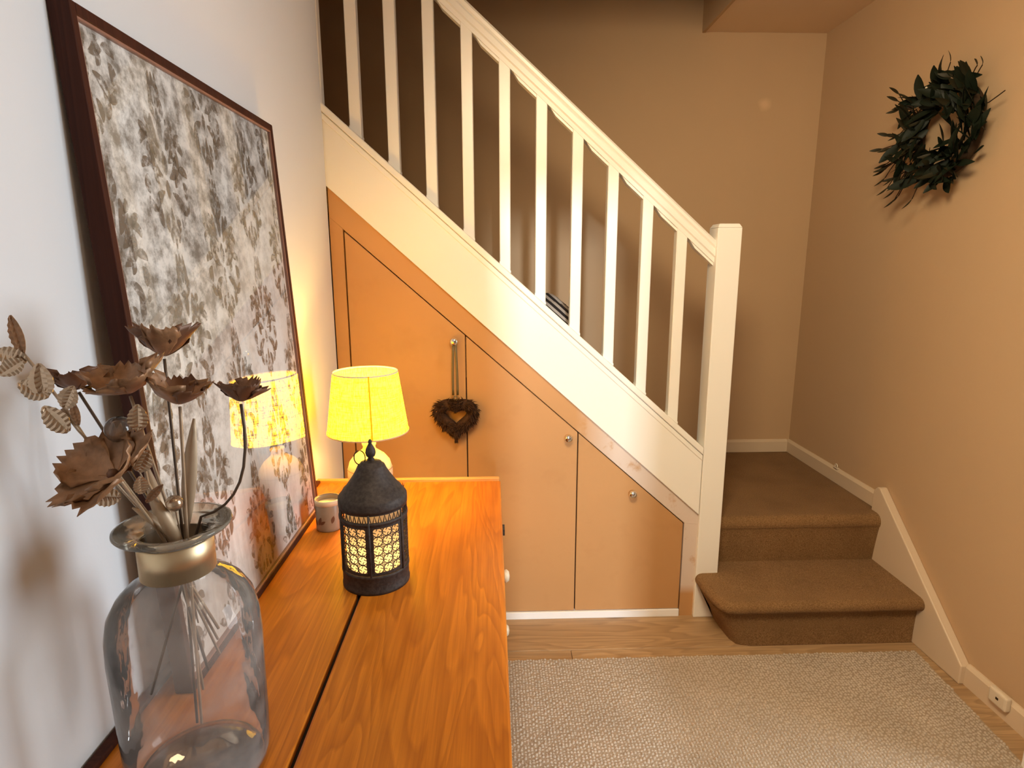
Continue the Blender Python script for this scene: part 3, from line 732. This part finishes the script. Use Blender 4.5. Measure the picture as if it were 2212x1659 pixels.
# ------------------------------------------------------------------ pierced iron lantern
NX, NY = .315, -.972
LN = empty('pierced_lantern', (NX, NY, TZ), 'dark pierced metal lantern with pointed finial in front of the lamp', 'lantern')
C3 = (NX, NY, TZ); RL = .0735
MB().lathe([(0, 0), (RL, 0), (RL+.0005, .006), (RL-.001, .010), (RL-.001, .036), (RL+.0005, .038), (RL+.0005, .043), (RL-.003, .044), (RL-.004, .0)], C3, 48, caps=False).build('base_drum', M['iron'], LN)
MB().lathe([(RL-.002, .158), (RL+.001, .158), (RL+.001, .164), (RL-.002, .166)], C3, 48, caps=False).build('middle_band', M['iron'], LN)
MB().lathe([(RL-.004, .184), (RL+.0005, .184), (RL+.001, .190), (RL+.0005, .203), (RL-.004, .209), (RL-.0065, .2105), (RL-.0105, .219), (RL-.0135, .2205), (.047, .238), (.039, .250), (.0335, .260), (.0295, .269), (.0285, .271), (.0235, .272), (.0225, .277), (.010, .280), (.006, .281), (0, .281)], C3, 48, caps=False).build('roof', M['iron'], LN)
MB().lathe([(.006, .279), (.008, .283), (.0055, .287), (.0095, .291), (.0115, .298), (.010, .306), (.006, .314), (.0035, .319), (.0045, .322), (.003, .327), (0, .329)], C3, 20, caps=False).build('finial', M['iron'], LN)
MB().tube([(NX-.012-.011+.012*math.cos(a), NY-.004, TZ+.288+.016*math.sin(a)) for a in [2*PI*i/20 for i in range(20)]], .0013, 6, True).build('hanging_ring', M['iron'], LN)
def on(th, z, dr=0): return (NX+(RL-.001+dr)*math.cos(th), NY+(RL-.001+dr)*math.sin(th), TZ+z)
def ribbon(b_, path, wdt, closed=False, t_=.0012):
    """path of (theta*RL, z) on the drum, flat strip of width wdt with thickness"""
    m = len(path); P_ = []
    for i in range(m):
        p0 = path[i-1] if (closed or i > 0) else path[i]; p1 = path[(i+1) % m] if (closed or i < m-1) else path[i]
        dx, dz = p1[0]-p0[0], p1[1]-p0[1]; L = math.hypot(dx, dz)+1e-9; nx, nz = -dz/L*wdt/2, dx/L*wdt/2
        x, z = path[i]
        P_.append([on((x+nx)/RL, z+nz, t_/2), on((x-nx)/RL, z-nz, t_/2), on((x-nx)/RL, z-nz, -t_/2), on((x+nx)/RL, z+nz, -t_/2)])
    n = len(b_.v); vs = [p for r_ in P_ for p in r_]; fs = []
    for i in range(m if closed else m-1):
        j = (i+1) % m
        for k in range(4):
            l = (k+1) % 4; fs.append((i*4+k, i*4+l, j*4+l, j*4+k))
    b_.add(vs, fs)
for s_ in range(6):
    thc = -PI/2-.47+s_*PI/3; wp = RL*PI/3; c0 = thc*RL
    b_ = MB(); x0, x1 = c0-wp/2+.0045, c0+wp/2-.0045; z0, z1 = .046, .157
    ribbon(b_, [(x0, z0), (x1, z0), (x1, z1), (x0, z1)], .0001, True) if False else None
    for xx in (x0, x1): ribbon(b_, [(xx, z0), (xx, z1)], .0075)
    for zz in (z0+.003, z1-.002): ribbon(b_, [(x0+(x1-x0)*i/6, zz) for i in range(7)], .006)
    nxc, nzc = 3, 5; cw = (x1-x0-.004)/nxc; ch = (z1-z0-.006)/nzc
    for i in range(nxc):
        for j in range(nzc):
            cx_, cz_ = x0+.002+cw*(i+.5), z0+.004+ch*(j+.5)
            ribbon(b_, [(cx_+cw*.50*math.cos(a), cz_+ch*.50*math.sin(a)) for a in [2*PI*k/12 for k in range(12)]], .0017, True)
            for q_ in range(4):
                a = PI/2*q_
                ribbon(b_, [(cx_+cw*.5*math.cos(a), cz_+ch*.5*math.sin(a)), (cx_+cw*.24*math.cos(a+.25), cz_+ch*.24*math.sin(a+.25)), (cx_+cw*.22*math.cos(a+.75), cz_+ch*.22*math.sin(a+.75))], .0014)
    for i in range(nxc+1):
        for j in range(nzc+1):
            cx_, cz_ = x0+.002+cw*i, z0+.004+ch*j
            ribbon(b_, [(cx_+.0027*math.cos(a), cz_+.0027*math.sin(a)) for a in [2*PI*k/8 for k in range(8)]], .0013, True)
    b_.build('fretwork_panel', M['iron'], LN, recalc=False)
    tb = thc+PI/6
    MB().tube([on(tb, .043, .001), on(tb, .100, .001), on(tb, .184, .001)], .0024, 6).build('upright', M['iron'], LN)
fr = MB()
for k in range(42):
    th = 2*PI*k/42; dt = PI/42
    ribbon(fr, [((th-dt*.7)*RL, .165), (th*RL, .181), ((th+dt*.7)*RL, .165)], .0024)
ribbon(fr, [(2*PI*k/48*RL, .183) for k in range(48)], .004, True)
fr.build('frieze', M['iron'], LN, recalc=False)
MB().lathe([(RL-.012, .046), (RL-.012, .182)], C3, 40, caps=False).build('glow_liner', M['frost'], LN, recalc=False)  # added liner that spreads the inner glow behind the fretwork
MB().lathe([(0, .044), (.016, .044), (.016, .062), (0, .062)], C3, 16, caps=False).build('glow_stand', M['wax'], LN)  # added stand under the glow, unseen behind the liner
MB().ball((NX, NY, TZ+.074), (.005, .005, .010), 10).build('added_glow', M['lantern_glow'], LN)  # added light source that makes the pierced panels glow

# ------------------------------------------------------------------ candle jar
VX, VY = .137, -.700
VJ = empty('candle_jar', (VX, VY, TZ), 'small printed ceramic candle jar beside the picture', 'candle')
MB().lathe([(0, 0), (.031, 0), (.0335, .003), (.0335, .010), (.0335, .082), (.032, .085), (.0305, .082), (.0305, .068)], (VX, VY, TZ), 32, caps=False).build('jar', M['jar'], VJ)
MB().lathe([(0, .071), (.0303, .071)], (VX, VY, TZ), 28, caps=False).build('wax', M['wax'], VJ)
MB().lathe([(.0337, .072), (.0342, .072), (.0342, .084), (.0337, .0855), (.0318, .086)], (VX, VY, TZ), 32, caps=False).build('rim_band', M['wax'], VJ)
lf = MB()
for cx_, cz_, an, L, W in ((-.6, .020, 1.2, .024, .005), (-.75, .018, 2.1, .020, .005), (-.45, .022, .6, .018, .004), (-.95, .050, 1.9, .016, .004), (.5, .025, 1.3, .02, .005)):
    l, r_ = leafpoly(0, 0, an, L, W)
    for i in range(len(l)-1):
        q_ = [l[i], l[i+1], r_[i+1], r_[i]]
        lf.add([(VX+.0339*math.cos(-PI/2+cx_+p[0]/.0339), VY+.0339*math.sin(-PI/2+cx_+p[0]/.0339), TZ+cz_+p[1]) for p in q_], [(0, 1, 2, 3)])
lf.build('leaf_print', M['petal_dark'], VJ, recalc=False)

# ------------------------------------------------------------------ glass bottle vase
BXc, BYc = .166, -1.482
BV = empty('glass_vase', (BXc, BYc, TZ), 'large hammered glass bottle vase with brass neck and wide flat rim', 'vase')
CB = (BXc, BYc, TZ)
MB().lathe([(0, .004), (.078, .004), (.086, .010), (.090, .025), (.0915, .07), (.0925, .14), (.0935, .20), (.092, .232), (.087, .256), (.076, .276), (.062, .290), (.050, .298), (.044, .304), (.0425, .330), (.0425, .352)], CB, 64, caps=False).build('bottle', M['vase'], BV)
MB().lathe([(0, .0005), (.076, .0005), (.082, .004), (.077, .012), (.05, .016), (0, .017)], CB, 48, caps=False).build('thick_base', M['bauble'], BV)
MB().lathe([(.0435, .306), (.0450, .305), (.0450, .349), (.0435, .350)], CB, 48, caps=False).build('brass_collar', M['brass'], BV)
MB().lathe([(.042, .350), (.046, .355), (.060, .360), (.067, .364), (.0695, .3675), (.0690, .3705), (.066, .3705), (.050, .3665), (.042, .363), (.0395, .355), (.0395, .33)], CB, 56, caps=False).build('flared_rim', M['rimglass'], BV)

# ------------------------------------------------------------------ metal flowers and sprigs standing in the vase
MOUTH = Vector((BXc, BYc, TZ+.365))
rg = random.Random(5)
def stem_curve(foot, lip, head, sag=(0, 0, 0)):
    foot, lip, head = Vector(foot), Vector(lip), Vector(head); pts = [foot]
    for i in range(1, 4): pts.append(foot.lerp(lip, i/4))
    for i in range(0, 9):
        t = i/8; p = lip.lerp(head, t)+Vector(sag)*(4*t*(1-t)); pts.append(p)
    return pts
def petal_mesh(name, L, W, cup, seed, mat):
    r2 = random.Random(seed); b_ = MB(); NU, NV = 9, 13; P_ = []
    side = [[r2.uniform(-.16, .16) for _ in range(NU)] for _ in range(2)]; tipj = [r2.uniform(.0, 1.) for _ in range(NV)]; tw = r2.uniform(-.25, .25)
    for i in range(NU):
        u = i/(NU-1); wd = W*(.10+.90*math.sin(PI*min(1, u**1.25*.62))**1.15); row = []
        for j in range(NV):
            v = -1+2*j/(NV-1); jag = 0
            if u > .85: jag = L*(.16*(1-abs(v)*1.5)+(.22 if j % 2 else -.08)*tipj[j])
            ed = 1+(side[0 if v < 0 else 1][i] if abs(v) > .9 and i > 2 else 0)
            x = v*wd*ed+tw*L*u*u*.3; yq = L*u*(1-.30*v*v*u)+jag
            z = cup*L*(u**1.6)+.16*L*v*v*u+.035*L*math.cos(v*PI*3)*u+r2.uniform(-.022, .022)*L*u-.05*L*math.exp(-(v*5)**2)*u+jag*cup*.9
            row.append((x, yq, z))
        P_.append(row)
    b_.grid(P_); me = b_.mesh(name); me.materials.append(mat); return me
def flower(name, label, head, axis, size, cup, mats, foot, lip, sag=(0, 0, 0), seed=1, npet=5, front=False, smat='stem'):
    head = Vector(head); axis = Vector(axis).normalized()
    e = empty(name, foot, label, 'flower', 'metal flowers in the glass vase')
    MB().tube(stem_curve(foot, lip, head-axis*.004, sag), .0019, 6).build('stem', M[smat], e)
    t0 = axis.cross(Vector((0, 0, 1)) if abs(axis.z) < .9 else Vector((1, .2, 0))).normalized(); t1 = axis.cross(t0)
    for k in range(npet):
        a = 2*PI*k/npet+seed*.7; d_ = (t0*math.cos(a)+t1*math.sin(a)); sx = d_.cross(axis).normalized()
        me_ = petal_mesh('petal', size, size*.60, cup*rg.uniform(.7, 1.35), seed*10+k, M[mats[k % len(mats)]])
        o = link('petal', me_, None, e); m = o.modifiers.new('solid', 'SOLIDIFY'); m.thickness = .0007
        mt = Matrix((sx, d_, axis)).transposed().to_4x4(); mt.translation = head-WL(e)+axis*(.001*(k % 2)); o.matrix_local = mt
    MB().ball(head+axis*.004, .0065 if front else .004, 10).build('flower_centre', M['petal_dark'], e)
    return e
ft = lambda x, y_, z: (x, y_, z)
flower('metal_flower', 'tallest brown metal flower, rising upright in front of the dark frame', (.157, -1.44, 1.333), (.05, .10, 1), .036, .75, ['petal', 'petal_dark'], (.150, -1.455, .80), (.160, -1.452, 1.115), (0, 0, 0), 1, 5, smat='stem_dark')
flower('metal_flower', 'wide brown metal flower left of the tallest one, overlapping the frame', (.143, -1.500, 1.297), (-.16, -.12, 1), .041, .55, ['petal', 'petal'], (.168, -1.462, .86), (.163, -1.476, 1.115), (0, 0, 0), 2)
flower('metal_flower', 'small dark metal flower half hidden at the left, next to the leaf sprig', (.052, -1.455, 1.293), (-.25, .1, 1), .030, .7, ['petal_dark'], (.185, -1.475, .90), (.140, -1.462, 1.115), (0, 0, 0), 3, smat='stem_dark')
flower('metal_flower', 'brown metal flower in the middle of the bunch above the gold blade', (.196, -1.490, 1.281), (.06, -.02, 1), .034, .75, ['petal', 'petal_dark'], (.170, -1.480, .82), (.184, -1.485, 1.115), (0, 0, 0), 4)
flower('metal_flower', 'dark metal flower on the bent stem at the far right', (.262, -1.470, 1.279), (.12, .05, 1), .027, .7, ['petal_dark'], (.10, -1.47, .86), (.192, -1.462, 1.120), (.022, 0, -.028), 5, smat='stem_dark')
flower('metal_flower', 'largest open metal flower facing forward, low on the left', (.149, -1.555, 1.212), (-.30, -.55, .75), .051, .45, ['petal'], (.195, -1.455, .95), (.150, -1.492, 1.117), (0, 0, 0), 6, 6, front=True)
def rib_leaf(name, L, W, mat, ribs=7):
    b_ = MB(); P_ = []; n = ribs*2+1
    for i in range(n):
        t = i/(n-1); wd = W*math.sin(PI*(t*.93+.04))**.75; z = (.055*L if i % 2 else 0)*.5; jg = 1.05 if i % 2 else .95
        P_.append([(-wd*jg, L*t-wd*.25+.1*wd, z-.18*wd+wd*.3), (-wd*.5, L*t-wd*.12, z+wd*.12), (0, L*t, 0.), (wd*.5, L*t-wd*.12, z+wd*.12), (wd*jg, L*t-wd*.25+.1*wd, z-.18*wd+wd*.3)])
    b_.grid(P_, smooth=False); me = b_.mesh(name); me.materials.append(mat); return me
RLm = [rib_leaf('leaf', .040, .0125, M['leafmetal']), rib_leaf('leaf', .034, .0115, M['leafmetal']), rib_leaf('leaf', .036, .0055, M['petal'])]
def place_leaf(par, kind, base, dirv, nrm, sc=1):
    dirv = Vector(dirv).normalized(); nrm = Vector(nrm); sx = dirv.cross(nrm).normalized(); nz = sx.cross(dirv).normalized()
    o = link('leaf', RLm[kind], None, par); m = o.modifiers.new('solid', 'SOLIDIFY'); m.thickness = .0006
    mt = Matrix((sx, dirv, nz)).transposed().to_4x4(); mt.translation = Vector(base)-WL(par); o.matrix_local = mt @ Matrix.Scale(sc, 4)
def sprig(label, foot, pts, leaves):
    e = empty('leaf_sprig', foot, label, 'foliage', 'metal leaf sprigs in the glass vase')
    MB().tube([foot]+pts, .0017, 6).build('stem', M['stem'], e)
    for kind, base, dv, nr, sc in leaves: place_leaf(e, kind, base, dv, nr, sc)
    return e
V_ = (.25, -1, .15)
sprig('long sprig of ribbed metal leaves reaching furthest up and left', (.19, -1.45, .93),
      [(.150, -1.490, 1.115), (.112, -1.505, 1.190), (.096, -1.54, 1.285), (.068, -1.54, 1.335), (.057, -1.54, 1.352)],
      [(2, (.057, -1.54, 1.350), (-.15, 0, 1), V_, 1.25), (0, (.061, -1.542, 1.343), (-.9, -.05, .35), V_, .85), (0, (.060, -1.545, 1.345), (-.55, -.1, -.35), (.6, -1, .2), .75),
       (0, (.076, -1.545, 1.302), (.05, -.05, .9), V_, 1.0), (1, (.082, -1.545, 1.304), (-.9, -.1, .5), V_, 1.0), (1, (.094, -1.542, 1.289), (.45, -.05, .75), V_, .9)])
sprig('short sprig of ribbed metal leaves left of the largest flower', (.185, -1.44, .90),
      [(.148, -1.484, 1.115), (.112, -1.505, 1.210), (.105, -1.54, 1.262), (.090, -1.54, 1.288)],
      [(0, (.097, -1.545, 1.262), (-.55, -.05, .75), V_, .95), (2, (.106, -1.54, 1.268), (-.12, 0, 1), V_, .85), (1, (.110, -1.510, 1.222), (-.8, -.1, .45), V_, .7), (1, (.142, -1.54, 1.180), (-.8, -.2, .15), V_, 1.0)])
sprig('sprig of pale ribbed metal leaves behind the largest flower', (.15, -1.43, .90),
      [(.156, -1.470, 1.115), (.163, -1.520, 1.190), (.166, -1.53, 1.240), (.166, -1.53, 1.262)],
      [(1, (.166, -1.53, 1.258), (.1, 0, 1), V_, .95), (1, (.165, -1.54, 1.212), (.55, -.1, .8), V_, .95), (1, (.160, -1.53, 1.180), (.1, -.1, .9), (.8, -1, .1), .7), (2, (.158, -1.52, 1.165), (.6, 0, .6), V_, .9)])
# broad strap leaves
def blade(label, base, tip, wdt, bend, nr):
    base, tip, nr = Vector(base), Vector(tip), Vector(nr); d_ = tip-base; L = d_.length; d_.normalize(); sx = d_.cross(nr).normalized(); P_ = []
    for i in range(10):
        t = i/9; wd = wdt*max(.08, math.sin(PI*(.08+t*.86))**1.1); c_ = base+d_*L*t+nr.normalized()*bend*math.sin(PI*t)
        P_.append([c_-sx*wd, c_+nr.normalized()*wd*.25, c_+sx*wd])
    b_ = MB(); b_.grid(P_); return tag(b_.build('strap_leaf', M['blade'], None, solid=.0008), label, 'leaf', 'flat metal strap leaves in the glass vase')
blade('tall flat gold strap leaf standing beside the middle flower stem', (.166, -1.452, 1.095), (.192, -1.452, 1.252), .0095, .004, (.1, -1, .1))
blade('flat gold strap leaf leaning left under the pale sprig', (.158, -1.478, 1.09), (.122, -1.452, 1.195), .0085, .004, (.3, -1, .2))
blade('short pale strap leaf at the centre of the vase mouth', (.176, -1.478, 1.07), (.152, -1.500, 1.175), .0080, .006, (.5, -1, .2))
blade('small curled strap leaf bending over the front of the rim', (.160, -1.480, 1.10), (.128, -1.500, 1.150), .006, .010, (.2, -.6, 1))
# glass bauble on a wire
gb = empty('glass_bauble', (.16, -1.44, .95), 'small clear glass bauble on a wire behind the largest flower', 'ornament')
MB().tube([(.16, -1.44, .95), (.152, -1.472, 1.115), (.140, -1.520, 1.245)], .001, 5).build('wire', M['stem'], gb)
MB().ball((.139, -1.522, 1.258), .0155, 20).build('ball', M['bauble'], gb)
MB().ball((.176, -1.492, 1.152), .0105, 16).build('ball', M['leafmetal'], gb)
MB().tube([(.16, -1.44, .95), (.168, -1.474, 1.115), (.176, -1.492, 1.145)], .001, 5).build('wire', M['stem'], gb)
